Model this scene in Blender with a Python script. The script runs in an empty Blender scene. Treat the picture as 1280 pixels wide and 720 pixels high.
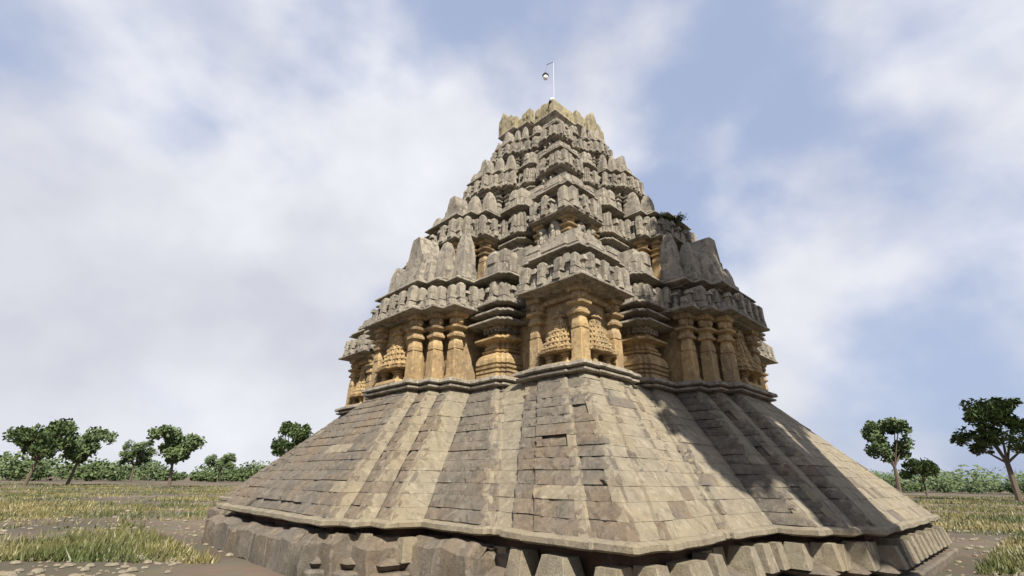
import bpy, math, random
from mathutils import Vector, Matrix, noise
S = bpy.context.scene
COL = S.collection
R = math.radians
EYE = 1.65                      # height of the camera above the ground; all heights below are written relative to it
rnd = random.Random(7)

# ------------------------------------------------------------------ materials
def node(nt, kind, **kw):
    n = nt.nodes.new(kind)
    for k, v in kw.items():
        setattr(n, k, v)
    return n

def stone(name, c1, c2, c3, dark=(0.05, 0.048, 0.042), lichen=0.35, fine=0.5, bump=0.35, big=0.5, ochre=None, ochre_amt=0.0):
    m = bpy.data.materials.new(name); m.use_nodes = True
    nt = m.node_tree; L = nt.links
    b = nt.nodes['Principled BSDF']; b.inputs['Roughness'].default_value = 0.92
    b.inputs['Specular IOR Level'].default_value = 0.2
    pos = node(nt, 'ShaderNodeNewGeometry')
    def nz(scale, detail=6, rough=0.6, off=0.0, vec=None):
        n = node(nt, 'ShaderNodeTexNoise'); n.inputs['Scale'].default_value = scale
        n.inputs['Detail'].default_value = detail; n.inputs['Roughness'].default_value = rough
        if off:
            a = node(nt, 'ShaderNodeVectorMath', operation='ADD'); a.inputs[1].default_value = (off, off * 2, -off)
            L.new(vec or pos.outputs['Position'], a.inputs[0]); L.new(a.outputs[0], n.inputs['Vector'])
        else:
            L.new(vec or pos.outputs['Position'], n.inputs['Vector'])
        return n.outputs['Fac']
    def ramp(fac, a, b_):
        r = node(nt, 'ShaderNodeMapRange'); r.interpolation_type = 'SMOOTHSTEP'
        r.inputs['From Min'].default_value = a; r.inputs['From Max'].default_value = b_
        L.new(fac, r.inputs['Value']); return r.outputs['Result']
    def mix(fac, a, b_, amt=None, blend='MIX'):
        x = node(nt, 'ShaderNodeMix', data_type='RGBA', blend_type=blend)
        if amt is not None:
            mm = node(nt, 'ShaderNodeMath', operation='MULTIPLY'); mm.inputs[1].default_value = amt
            L.new(fac, mm.inputs[0]); fac = mm.outputs[0]
        L.new(fac, x.inputs['Factor'])
        for s, v in (('A', a), ('B', b_)):
            i = [q for q in x.inputs if q.name == s and q.type == 'RGBA'][0]
            if isinstance(v, tuple): i.default_value = (*v, 1)
            else: L.new(v, i)
        return [q for q in x.outputs if q.type == 'RGBA'][0]
    c = mix(ramp(nz(big, 4), 0.38, 0.62), c1, c2)
    c = mix(ramp(nz(2.3, 6, 0.65, 3.1), 0.42, 0.68), c, c3, 0.8)
    if ochre:
        c = mix(ramp(nz(0.8, 5, 0.6, 9.0), 0.40, 0.66), c, ochre, ochre_amt)
    # rain streaks: stains stretched down the stone
    st = node(nt, 'ShaderNodeVectorMath', operation='MULTIPLY'); st.inputs[1].default_value = (2.6, 2.6, 0.5)
    L.new(pos.outputs['Position'], st.inputs[0])
    c = mix(ramp(nz(1.0, 7, 0.7, 0, st.outputs[0]), 0.50, 0.64), c, dark, lichen * 0.75)
    # lichen blotches and pits
    c = mix(ramp(nz(5.0, 9, 0.8, 5.5), 0.50, 0.60), c, dark, lichen)
    c = mix(ramp(nz(6.0, 8, 0.75, 1.7), 0.53, 0.62), c, tuple(min(0.6, x * 1.3) for x in c3), 0.6)
    c = mix(nz(38.0, 4, 0.7), c, tuple(x * 0.55 for x in c2), fine * 0.55)

    L.new(c, b.inputs['Base Color'])
    bp = node(nt, 'ShaderNodeBump'); bp.inputs['Strength'].default_value = bump; bp.inputs['Distance'].default_value = 0.09
    ad = node(nt, 'ShaderNodeMath', operation='ADD')
    L.new(nz(11.0, 8, 0.72), ad.inputs[0]); L.new(nz(42.0, 5, 0.7, 2.2), ad.inputs[1])
    L.new(ad.outputs[0], bp.inputs['Height']); L.new(bp.outputs[0], b.inputs['Normal'])
    return m

def plain(name, col, rough=0.8, metal=0.0):
    m = bpy.data.materials.new(name); m.use_nodes = True
    b = m.node_tree.nodes['Principled BSDF']
    nt = m.node_tree
    n = node(nt, 'ShaderNodeTexNoise'); n.inputs['Scale'].default_value = 9
    x = node(nt, 'ShaderNodeMix', data_type='RGBA')
    nt.links.new(n.outputs['Fac'], x.inputs['Factor'])
    A = [q for q in x.inputs if q.type == 'RGBA']
    A[0].default_value = (*[c * 0.75 for c in col], 1); A[1].default_value = (*[min(1, c * 1.2) for c in col], 1)
    nt.links.new([q for q in x.outputs if q.type == 'RGBA'][0], b.inputs['Base Color'])
    b.inputs['Roughness'].default_value = rough; b.inputs['Metallic'].default_value = metal
    return m

GREY = stone('weathered_grey_stone', (0.312, 0.278, 0.228), (0.230, 0.208, 0.176), (0.364, 0.327, 0.265), dark=(0.080, 0.072, 0.060), lichen=0.8, bump=0.5)
OCHRE = stone('sheltered_ochre_stone', (0.448, 0.309, 0.148), (0.340, 0.237, 0.134), (0.484, 0.367, 0.197), dark=(0.112, 0.080, 0.052), lichen=0.5, bump=0.45, ochre=(0.216, 0.168, 0.116), ochre_amt=0.75, big=0.9)
ROUGH_DIM = stone('coursed_dim_grey_stone', (0.160, 0.140, 0.115), (0.123, 0.110, 0.095), (0.197, 0.173, 0.139), dark=(0.068, 0.060, 0.052), lichen=0.5, bump=0.6, ochre=(0.208, 0.152, 0.100), ochre_amt=0.7)  # rough finish; grey also carries the weaker light of the base's left-facing sides
SMOOTH_LIT = stone('dressed_lit_pale_stone', (0.229, 0.203, 0.153), (0.190, 0.168, 0.131), (0.259, 0.228, 0.172), dark=(0.114, 0.097, 0.076), lichen=0.55, bump=0.45, ochre=(0.251, 0.201, 0.125), ochre_amt=0.5)  # smooth finish; paleness also carries the sunlight of the base's right-facing sides
CREAM = stone('creamy_crown_stone', (0.323, 0.278, 0.179), (0.233, 0.206, 0.148), (0.376, 0.323, 0.197), dark=(0.080, 0.072, 0.052), lichen=0.65, bump=0.5)
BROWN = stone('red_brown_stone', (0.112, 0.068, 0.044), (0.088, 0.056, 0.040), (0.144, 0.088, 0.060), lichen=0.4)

# ------------------------------------------------------------------ mesh builder
def wobble(v, amp, seed):
    p = v * 1.7 + seed
    q = v * 9.0 - seed
    n1 = noise.noise_vector(p); n2 = noise.noise_vector(q)
    return v + n1 * (amp * 0.7) + n2 * (amp * 0.22)

class MB:
    def __init__(s):
        s.v = []; s.f = []; s.m = []
    def add(s, verts, faces, M=None, mat=0):
        o = len(s.v)
        if M is None: s.v.extend(Vector(p) for p in verts)
        else: s.v.extend(M @ Vector(p) for p in verts)
        for f in faces:
            s.f.append([i + o for i in f]); s.m.append(mat)
    def build(s, name, mats, parent=None, amp=0.012, smooth=True, dz=EYE, seed=None):
        me = bpy.data.meshes.new(name)
        sd = Vector((rnd.uniform(0, 50), rnd.uniform(0, 50), rnd.uniform(0, 50)))
        vs = [wobble(v, amp, sd) for v in s.v] if amp else s.v
        me.from_pydata([(v.x, v.y, v.z + dz) for v in vs], [], s.f)
        if not isinstance(mats, (list, tuple)): mats = [mats]
        for m in mats: me.materials.append(m)
        if len(mats) > 1: me.polygons.foreach_set('material_index', s.m)
        if smooth:
            me.polygons.foreach_set('use_smooth', [True] * len(me.polygons))
            me.set_sharp_from_angle(angle=R(13))
        me.update()
        o = bpy.data.objects.new(name, me); COL.objects.link(o)
        if parent: o.parent = parent
        return o

def offset(poly, d):
    n = len(poly); out = []
    for i in range(n):
        a, b, c = Vector(poly[i - 1]), Vector(poly[i]), Vector(poly[(i + 1) % n])
        e1 = (b - a).normalized(); e2 = (c - b).normalized()
        n1 = Vector((e1.y, -e1.x)); n2 = Vector((e2.y, -e2.x))
        k = 1 + n1.dot(n2)
        out.append(b + (n1 + n2) * (d / max(k, 0.25)))
    return out

def convex(poly):
    n = len(poly); out = []
    for i in range(n):
        a, b, d = Vector(poly[i - 1]), Vector(poly[i]), Vector(poly[(i + 1) % n])
        e1 = b - a; e2 = d - b; out.append(e1.x * e2.y - e1.y * e2.x > 1e-6)
    return out

def chamfer(poly, c, cv=None):
    n = len(poly); out = []; cv = cv or convex(poly)
    for i in range(n):
        a, b, d = Vector(poly[i - 1]), Vector(poly[i]), Vector(poly[(i + 1) % n])
        e1 = b - a; e2 = d - b
        k = min(c, e1.length * 0.4, e2.length * 0.4)
        if cv[i]:
            out.append(b - e1.normalized() * k); out.append(b + e2.normalized() * k)
        else: out.append(b)
    return out

def rings(mb, rs, seg, M=None, mat=0, cap=(True, True), lens=None):
    """rs: list of (poly2d, z); equal vertex counts, edges subdivided to seg"""
    n = len(rs[0][0]); base = rs[0][0]
    cnt = [max(1, int(math.ceil((Vector(base[(i + 1) % n]) - Vector(base[i])).length / seg))) for i in range(n)]
    vs = []; N = sum(cnt)
    for poly, z in rs:
        for i in range(n):
            a, b = Vector(poly[i]), Vector(poly[(i + 1) % n])
            for k in range(cnt[i]):
                p = a.lerp(b, k / cnt[i]); vs.append((p.x, p.y, z if not callable(z) else z(p)))
    fs = []
    for r in range(len(rs) - 1):
        for i in range(N):
            j = (i + 1) % N
            fs.append((r * N + i, r * N + j, (r + 1) * N + j, (r + 1) * N + i))
    if cap[0]: fs.append(tuple(reversed(range(N))))
    if cap[1]: fs.append(tuple(range((len(rs) - 1) * N, len(rs) * N)))
    mb.add(vs, fs, M, mat)

def sweep(mb, poly, prof, seg=0.2, M=None, mat=0, ch=0.02, cap=(True, True)):
    cv = convex(poly)
    def at(o):                                   # chamfer after offsetting, so that corners stay crisp
        q = offset(poly, o)
        return chamfer(q, ch, cv) if ch else q
    rings(mb, [(at(o), z) for o, z in prof], seg, M, mat, cap)

def rect(x0, x1, y0, y1):
    return [(x0, y0), (x1, y0), (x1, y1), (x0, y1)]

def frustum(mb, c, z0, z1, hx0, hy0, hx1=None, hy1=None, ch=0.25, M=None, mat=0, seg=9, mids=()):
    hx1 = hx0 if hx1 is None else hx1; hy1 = hy0 if hy1 is None else hy1
    def ring(hx, hy):
        k = ch * min(hx, hy)
        return [(c[0] - hx + k, c[1] - hy), (c[0] + hx - k, c[1] - hy), (c[0] + hx, c[1] - hy + k), (c[0] + hx, c[1] + hy - k),
                (c[0] + hx - k, c[1] + hy), (c[0] - hx + k, c[1] + hy), (c[0] - hx, c[1] + hy - k), (c[0] - hx, c[1] - hy + k)]
    rs = [(ring(hx0, hy0), z0)]
    for t, fx in mids: rs.append((ring(hx0 * fx, hy0 * fx), z0 + (z1 - z0) * t))
    rs.append((ring(hx1, hy1), z1))
    rings(mb, rs, seg, M, mat)

def ball(mb, c, r, M=None, mat=0, nu=8, nv=5):
    rx, ry, rz = r if isinstance(r, tuple) else (r, r, r)
    vs = [(c[0], c[1], c[2] - rz)]
    for j in range(1, nv):
        a = math.pi * j / nv - math.pi / 2
        for i in range(nu):
            b = 2 * math.pi * i / nu
            vs.append((c[0] + rx * math.cos(a) * math.cos(b), c[1] + ry * math.cos(a) * math.sin(b), c[2] + rz * math.sin(a)))
    vs.append((c[0], c[1], c[2] + rz)); t = len(vs) - 1
    fs = []
    for i in range(nu):
        k = (i + 1) % nu
        fs.append((0, 1 + k, 1 + i)); fs.append((t, t - nu + i, t - nu + k))
        for j in range(nv - 2):
            a = 1 + j * nu
            fs.append((a + i, a + k, a + nu + k, a + nu + i))
    mb.add(vs, fs, M, mat)

def edge_frames(poly, off=0.0, keep=None):
    """yields (matrix, length) per edge: local x along edge from its start, local -y outward, z up"""
    p = offset(poly, off); n = len(p)
    for i in range(n):
        a, b = p[i], p[(i + 1) % n]
        e = b - a; l = e.length
        if l < 1e-4: continue
        e.normalize(); out = Vector((e.y, -e.x))
        mid = (a + b) / 2
        if keep and not keep(mid, out): continue
        M = Matrix(((e.x, -out.x, 0, a.x), (e.y, -out.y, 0, a.y), (0, 0, 1, 0), (0, 0, 0, 1)))
        yield M, l

def teeth(mb, poly, off, z0, z1, pitch, depth, keep=None, fill=0.6, mat=0, rnd_=None):
    for M, l in edge_frames(poly, off, keep):
        n = max(1, int(round(l / pitch)))
        for k in range(n):
            x = (k + 0.5) * l / n; w = l / n * fill / 2
            dz = (rnd_.uniform(-0.12, 0.05) * (z1 - z0)) if rnd_ else 0
            frustum(mb, (x, 0), z0, z1 + dz, w, depth, w * 0.8, depth * 0.85, 0.3, M, mat)

def parapet_row(mb, poly, off, z0, h, keep, r_, pitch=0.21, rough=1.0):
    """two layers of little upright slabs with lower blocks between, as on the eaves of the tower"""
    for M, l in edge_frames(poly, off, keep):
        n = max(1, int(round(l / pitch)))
        if l < 0.18: n = 1
        w = l / n
        for k in range(n):
            x = (k + 0.5) * w
            kind = (k + (n % 2 == 0)) % 2 if n > 1 else 0
            if r_.random() < 0.10: kind = 2
            if kind == 0:       # tall slab hung above a base block
                hh = h * r_.uniform(0.90, 1.08); hw = w * r_.uniform(0.34, 0.42)
                frustum(mb, (x, -0.03), z0 + h * 0.30, z0 + hh * 0.90, hw, 0.125, hw * 0.98, 0.12, 0.10, M)
                frustum(mb, (x, -0.02), z0 + hh * 0.895, z0 + hh, hw * 0.92, 0.11, hw * r_.uniform(0.45, 0.85), 0.07, 0.10, M)
                frustum(mb, (x + w * r_.uniform(-0.12, 0.12), -0.05), z0 - 0.02, z0 + h * 0.26, hw * 1.0, 0.14, hw * 0.92, 0.12, 0.12, M)
            elif kind == 1:     # small column with cap
                hw = w * 0.20
                frustum(mb, (x, 0.03), z0, z0 + h * 0.62, hw, 0.07, hw * 0.9, 0.07, 0.2, M)
                frustum(mb, (x, 0.01), z0 + h * 0.60, z0 + h * r_.uniform(0.72, 0.86), hw * 1.8, 0.12, hw * 1.3, 0.09, 0.2, M)
                frustum(mb, (x, -0.04), z0 - 0.02, z0 + h * 0.2, hw * 1.5, 0.10, hw * 0.9, 0.07, 0.2, M)
            else:               # broken stump
                hw = w * 0.4
                frustum(mb, (x, 0), z0 - 0.02, z0 + h * r_.uniform(0.3, 0.55), hw, 0.1, hw * 0.8, 0.06, 0.2, M)

def pilaster(mb, c, z0, H, r, M=None):
    P = [(0.0, 1.12), (0.05, 1.12), (0.055, 1.0), (0.42, 0.98), (0.425, 0.88), (0.44, 0.88), (0.445, 1.0), (0.50, 1.02), (0.57, 0.86),
         (0.60, 0.74), (0.615, 0.80), (0.625, 1.22), (0.655, 1.28), (0.675, 1.02), (0.70, 1.0), (0.72, 0.86), (0.735, 0.95), (0.755, 1.5),
         (0.785, 1.58), (0.80, 1.2), (0.815, 0.8), (0.92, 0.8), (0.93, 1.30), (0.965, 1.42), (1.0, 1.42)]
    rs = []
    for t, k in P:
        h = r * k; q = h * (0.32 if 0.43 < t < 0.92 else 0.12)
        rs.append(([(c[0] - h + q, c[1] - h), (c[0] + h - q, c[1] - h), (c[0] + h, c[1] - h + q), (c[0] + h, c[1] + h - q),
                    (c[0] + h - q, c[1] + h), (c[0] - h + q, c[1] + h), (c[0] - h, c[1] + h - q), (c[0] - h, c[1] - h + q)], z0 + t * H))
    rings(mb, rs, 0.25, M)
    for dx, dy in ((0, -1), (-1, 0), (1, 0)):      # bracket lobes under the abacus
        ball(mb, (c[0] + dx * r * 0.85, c[1] + dy * r * 0.85, z0 + 0.868 * H), (r * 0.62, r * 0.62, H * 0.062), M, nu=9, nv=6)

def stepped(hw, front, back, s=0.0, n=1, d=None):
    """pier outline: width 2hw, front at y=-front, back at y=-back, with n small steps cut from its front corners"""
    d = s if d is None else d
    L_ = [(-hw, -back)]
    for i in range(n + 1):
        x = -hw + i * s; y = -front + (n - i) * d
        if i: L_.append((x, -front + (n - i + 1) * d))
        L_.append((x, y))
    Rr = [(-x, y) for x, y in reversed(L_)]
    return L_ + Rr

def mini_tower(mb, cx, front, z0, H, W, depth, M=None, r_=rnd):
    """relief of a temple tower: two stub columns, flaring eave, six crenellated storeys, knob"""
    D = depth
    for sx in (-1, 1):
        pil = MB(); pilaster(mb, (cx + sx * W * 0.24, -front - D * 0.35), z0, H * 0.24, W * 0.075, M)
    frustum(mb, (cx, -front), z0 - 0.01, z0 + H * 0.05, W * 0.42, D * 0.9, W * 0.4, D * 0.85, 0.1, M)
    def ol(w, d, k=0.0):
        s = w * 0.16
        return [(cx - w, -front + 0.1), (cx - w, -front - d + s), (cx - w + s, -front - d + s), (cx - w + s, -front - d), (cx - w * 0.32, -front - d),
                (cx - w * 0.32, -front - d - s * 0.7), (cx + w * 0.32, -front - d - s * 0.7), (cx + w * 0.32, -front - d), (cx + w - s, -front - d),
                (cx + w - s, -front - d + s), (cx + w, -front - d + s), (cx + w, -front + 0.1)]
    rs = []; n = 6
    z = z0 + H * 0.24; dz = H * 0.60 / n
    rs.append((ol(W * 0.36, D * 0.55), z - 0.01)); rs.append((ol(W * 0.52, D * 1.0), z)); rs.append((ol(W * 0.53, D * 1.02), z + H * 0.025))
    for i in range(n):
        k = 1 - 0.62 * (i / (n - 1)) ** 0.9
        w, d = W * 0.47 * k, D * (0.9 * k)
        rs.append((ol(w * 0.86, d * 0.8), z + dz * 0.35)); rs.append((ol(w * 0.86, d * 0.8), z + dz * 0.55))
        rs.append((ol(w, d), z + dz * 0.66)); rs.append((ol(w * 0.98, d * 0.98), z + dz * 0.92))
        for M2, l in edge_frames(ol(w * 0.93, d * 0.9), 0.0, lambda m, o: o.y < 0.3):
            kk = max(1, int(round(l / (W * 0.11))))
            for j in range(kk):
                x = (j + 0.5) * l / kk
                frustum(mb, (x, 0), z + dz * 0.15, z + dz * 0.62, l / kk * 0.33, 0.035, l / kk * 0.26, 0.02, 0.3, (M @ M2) if M else M2)
        z += dz
    rs.append((ol(W * 0.13, D * 0.3), z)); rs.append((ol(W * 0.11, D * 0.28), z + H * 0.03))
    rs.append((ol(W * 0.19, D * 0.42), z + H * 0.05)); rs.append((ol(W * 0.15, D * 0.36), z + H * 0.10))
    rings(mb, rs, 0.4, M)
    ball(mb, (cx, -front - D * 0.2, z + H * 0.13), (W * 0.07, W * 0.07, H * 0.05), M)

def figure_stele(mb, cx, front, z0, H, W, M=None, seated=False, r_=rnd):
    """worn carved panel: rounded slab with a standing or seated figure in relief"""
    rs = []
    for t, k in ((0, 1), (0.45, 1.03), (0.70, 0.98), (0.84, 0.82), (0.94, 0.55), (1.0, 0.2)):
        h = W / 2 * k
        rs.append(([(cx - h, -front + 0.12), (cx - h, -front - 0.05), (cx - h * 0.8, -front - 0.09), (cx + h * 0.8, -front - 0.09), (cx + h, -front - 0.05), (cx + h, -front + 0.12)], z0 + H * t))
    rings(mb, rs, 0.3, M)
    y = -front - 0.10; a = r_.uniform(-0.03, 0.03) * W * 2
    if seated:
        ball(mb, (cx, y - 0.02, z0 + H * 0.16), (W * 0.40, 0.10, H * 0.13), M)
        ball(mb, (cx + a, y, z0 + H * 0.42), (W * 0.21, 0.09, H * 0.2), M)
    else:
        for s_ in (-1, 1): ball(mb, (cx + s_ * W * 0.12 + a, y, z0 + H * 0.2), (W * 0.10, 0.07, H * 0.22), M)
        ball(mb, (cx + a, y - 0.01, z0 + H * 0.40), (W * 0.22, 0.09, H * 0.10), M)
        ball(mb, (cx, y, z0 + H * 0.54), (W * 0.19, 0.085, H * 0.16), M)
    for s_ in (-1, 1):
        ball(mb, (cx + s_ * W * 0.28, y + 0.01, z0 + H * r_.uniform(0.44, 0.54)), (W * 0.08, 0.06, H * 0.15), M)
    ball(mb, (cx, y - 0.02, z0 + H * 0.78), (W * 0.13, 0.08, H * 0.10), M)

def pinnacle_mesh(mb, c, z0, H, r, M=None):
    """faceted curved spire block: upright shaft, shoulders drawing in to a blunt chisel top"""
    P = ((0, 1.0), (0.38, 0.95), (0.72, 0.76), (0.97, 0.44), (1.0, 0.38))
    rs = []
    for t, k in P:
        h = r * k; q = h * 0.06
        rs.append(([(c[0] - h + q, c[1] - h), (c[0] + h - q, c[1] - h), (c[0] + h, c[1] - h + q), (c[0] + h, c[1] + h - q),
                    (c[0] + h - q, c[1] + h), (c[0] - h + q, c[1] + h), (c[0] - h, c[1] + h - q), (c[0] - h, c[1] - h + q)], z0 + t * H))
    rings(mb, rs, 0.2, M)

# ------------------------------------------------------------------ plan of the tower
AX = (1.842, 19.14); ROT = R(43.66)
def tag(o, label, cat, group=None, kind=None):
    if label: o['label'] = label
    if cat: o['category'] = cat
    if group: o['group'] = group
    if kind: o['kind'] = kind
    return o

temple = bpy.data.objects.new('temple_tower', None); COL.objects.link(temple)
temple.location = (AX[0], AX[1], 0); temple.rotation_euler = (0, 0, ROT)
tag(temple, 'tall tiered stone temple tower with ochre pilasters on a sloping base of grey courses', 'temple')

def copy_tree(o, parent, rot=0.0, loc=None):
    c = o.copy(); COL.objects.link(c); c.parent = parent
    if rot: c.rotation_euler = (0, 0, o.rotation_euler.z + rot)
    if loc: c.location = loc
    for ch in list(o.children):
        k = ch.copy(); COL.objects.link(k); k.parent = c
    return c

# outline of one side (right side of the plan, outward -y), from the near corner to the middle
TOP = [(-6, -6), (-5.5, -6), (-5.5, -6.07), (-4.65, -6.07), (-4.65, -6.0), (-4.18, -6), (-4.18, -5.3), (-3.3, -5.3), (-3.3, -5.95), (-3.16, -5.95), (-3.16, -6.09), (-2.1, -6.09),
       (-2.1, -6.76), (-1.6, -6.76), (-1.6, -7.09), (-1.08, -7.09), (-1.08, -7.42)]
BOT = [(-8.85, -8.85), (-8.2, -8.85), (-8.2, -8.92), (-7.2, -8.92), (-7.2, -8.85), (-6.68, -8.85), (-6.68, -8.42), (-6.22, -8.42), (-6.22, -8.80), (-6.12, -8.80), (-6.12, -8.9), (-4.35, -8.9),
       (-4.35, -9.6), (-3.8, -9.6), (-3.8, -9.95), (-3.25, -9.95), (-3.25, -10.28)]
def full(half):
    side = list(half) + [(-x, y) for x, y in reversed(half)]
    side = side[:-1]                                  # the last corner is the first of the next side
    out = []
    for k in range(4):
        c, s_ = math.cos(k * math.pi / 2), math.sin(k * math.pi / 2)
        out += [(c * x - s_ * y, s_ * x + c * y) for x, y in side]
    return out, len(side)
TOPF, NS = full(TOP); BOTF, _ = full(BOT)
BTOP = full([(x, -5.90 if abs(y + 5.3) < 0.01 else y) for x, y in TOP])[0]
BBOT = full([(x, -8.74 if abs(y + 8.42) < 0.01 else y) for x, y in BOT])[0]

# ---- ground level plinth, ledge and sloping base
ZL, ZS = -0.71, 2.30
def lerp_out(t): return [Vector(a).lerp(Vector(b), t) for a, b in zip(BBOT, BTOP)]
def build_base():
    core = MB()
    rings(core, [(offset(BBOT, -0.10), ZL - 0.02), (offset(BTOP, -0.06), ZS + 0.02)], 2.0)
    core.build('base_core', ROUGH_DIM, temple, amp=0)
    mb = MB(); r_ = random.Random(3)
    NC = 14
    zs = [ZL + (ZS - ZL) * (i / NC) + (r_.uniform(-0.02, 0.02) if 0 < i < NC else 0) for i in range(NC + 1)]
    n = len(TOPF)
    for ci in range(NC):
        z0, z1 = zs[ci], zs[ci + 1]
        def poly_at(z): return lerp_out((z - ZL) / (ZS - ZL))
        A, Bp = poly_at(z0), poly_at(z1)
        for ei in list(range(NS)) + list(range(3 * NS, 4 * NS)):
            a0, b0 = A[ei], A[(ei + 1) % n]; a1, b1 = Bp[ei], Bp[(ei + 1) % n]
            e = b0 - a0; l = e.length; e = e.normalized(); out = Vector((e.y, -e.x))
            facing_right = out.dot(Vector((0, -1))) > 0.7          # sunward sides: dressed finish, and their sunlit paleness put into the colour
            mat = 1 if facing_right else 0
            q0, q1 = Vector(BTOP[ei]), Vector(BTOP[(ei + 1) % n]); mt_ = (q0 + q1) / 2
            if (q1 - q0).length > 0.3 and max(abs(mt_.x), abs(mt_.y)) < 5.95 and 3.2 < min(abs(mt_.x), abs(mt_.y)) < 4.3: mat = 1; facing_right = True   # strip beside the pier: dressed, its sunlit tone put into the colour
            # blocks
            cuts = [0.0]
            while cuts[-1] < l - 1e-6:
                step = r_.uniform(1.2, 3.2) if not facing_right else r_.uniform(0.35, 0.9)
                nx = cuts[-1] + step
                cuts.append(l if nx > l - 0.3 else nx)
            pv, nx_ = A[ei - 1], A[(ei + 2) % n]
            e_p = (a0 - pv).normalized(); e_n = (nx_ - b0).normalized()
            cx0 = (e_p.x * e.y - e_p.y * e.x); cx1 = (e.x * e_n.y - e.y * e_n.x)
            course_j = r_.uniform(0.0, 0.010) if not facing_right else r_.uniform(0, 0.008)
            for k in range(len(cuts) - 1):
                j = course_j + (r_.uniform(-0.008, 0.010) if not facing_right else r_.uniform(-0.006, 0.012))
                mt = mat
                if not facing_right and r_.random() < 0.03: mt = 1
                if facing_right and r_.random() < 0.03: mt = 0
                deep = 0.0
                if not facing_right and r_.random() < 0.03: j -= 0.07
                j2 = j + (r_.uniform(-0.01, 0.015) if not facing_right else 0)    # top edge
                t0, t1 = cuts[k] / l, cuts[k + 1] / l
                x0 = (j if cx0 > 0 else 0) if k == 0 else 0
                x1 = (j if cx1 > 0 else 0) if k == len(cuts) - 2 else 0
                g = 0.002
                def P(t, u, jj, zz, ex=0):
                    p = a0.lerp(b0, t).lerp(a1.lerp(b1, t), u) + out * jj + e * ex
                    return (p.x, p.y, zz)
                ns = max(1, int((cuts[k + 1] - cuts[k]) / 0.09)); nv = 3
                vs = []; fs = []
                gz = r_.choice((0.002, 0.004, 0.012, 0.02)) if not facing_right else 0.003
                for v_ in range(nv + 1):
                    u = v_ / nv; zz = z0 + gz + (z1 - z0 - gz) * u
                    jj = j + (j2 - j) * u
                    for s_ in range(ns + 1):
                        f = s_ / ns; ex = -x0 * (1 - f) + x1 * f
                        if s_ == 0 and k: ex += g
                        if s_ == ns and k < len(cuts) - 2: ex -= g
                        edge = min(s_, ns - s_) == 0 or v_ in (0, nv)
                        rr = r_.gauss(0, 0.011) if not facing_right else r_.gauss(0, 0.0045)
                        chip = -abs(r_.gauss(0, 0.020)) if edge and not facing_right else 0
                        vs.append(P(t0 + (t1 - t0) * f, u, jj + rr + chip, zz, ex))
                w = ns + 1
                for v_ in range(nv):
                    for s_ in range(ns):
                        fs.append((v_ * w + s_, v_ * w + s_ + 1, (v_ + 1) * w + s_ + 1, (v_ + 1) * w + s_))
                # returns into the wall: bottom, top and both ends
                b_ = len(vs)
                for s_ in range(ns + 1):
                    f = s_ / ns; vs.append(P(t0 + (t1 - t0) * f, 0, -0.16, z0 + gz, 0))
                for s_ in range(ns + 1):
                    f = s_ / ns; vs.append(P(t0 + (t1 - t0) * f, 1, -0.16, z1, 0))
                for s_ in range(ns):
                    fs.append((b_ + s_, b_ + s_ + 1, s_ + 1, s_))
                    fs.append((nv * w + s_, nv * w + s_ + 1, b_ + w + s_ + 1, b_ + w + s_))
                fs.append([b_] + [v_ * w for v_ in range(nv + 1)] + [b_ + w])
                fs.append([b_ + w - 1, b_ + 2 * w - 1] + [v_ * w + ns for v_ in reversed(range(nv + 1))])
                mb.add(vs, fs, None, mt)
    mb.build('battered_base', [ROUGH_DIM, SMOOTH_LIT], temple, amp=0.008)
    # ledge under the slope
    led = MB()
    sweep(led, BBOT, [(-0.06, ZL - 0.14), (0.10, ZL - 0.13), (0.15, ZL - 0.10), (0.14, ZL - 0.03), (0.08, ZL + 0.005), (-0.06, ZL + 0.01)], 0.16, ch=0.05)
    led.build('ledge', SMOOTH_LIT, temple, amp=0.03)
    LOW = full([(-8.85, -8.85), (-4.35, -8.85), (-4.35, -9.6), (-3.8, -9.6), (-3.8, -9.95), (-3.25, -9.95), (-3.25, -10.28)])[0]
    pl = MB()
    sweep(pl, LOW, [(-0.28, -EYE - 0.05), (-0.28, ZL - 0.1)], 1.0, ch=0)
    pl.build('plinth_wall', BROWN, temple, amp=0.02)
    sl = MB()
    sweep(sl, LOW, [(-0.3, ZL - 0.78), (0.10, ZL - 0.76), (0.20, ZL - 0.68), (0.06, ZL - 0.60), (-0.12, ZL - 0.52), (-0.3, ZL - 0.51)], 0.2, ch=0.04)
    sl.build('plinth_moulding', ROUGH_DIM, temple, amp=0.035)
    fo = MB()
    sweep(fo, LOW, [(0.30, -EYE - 0.06), (0.30, -EYE + 0.12), (0.26, -EYE + 0.16), (-0.3, -EYE + 0.16)], 0.4, ch=0.04)
    fo.build('footing', ROUGH_DIM, temple, amp=0.02)
    # toothed blocks in the dark gap below the ledge
    tmp = []
    for ei in list(range(NS)) + list(range(3 * NS, 4 * NS)):
        a, b = Vector(BOTF[ei]), Vector(BOTF[(ei + 1) % n])
        e = b - a; l = e.length
        if l < 0.3: continue
        e.normalize(); out = Vector((e.y, -e.x)); nb = max(1, int(l / 0.52))
        for k in range(nb): tmp.append((a + e * ((k + 0.5) * l / nb), e, out, l / nb))
    tmp = [q for q in tmp if q[2].x > -0.7 or q[0].y < -6.9]
    bs = MB()
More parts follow.
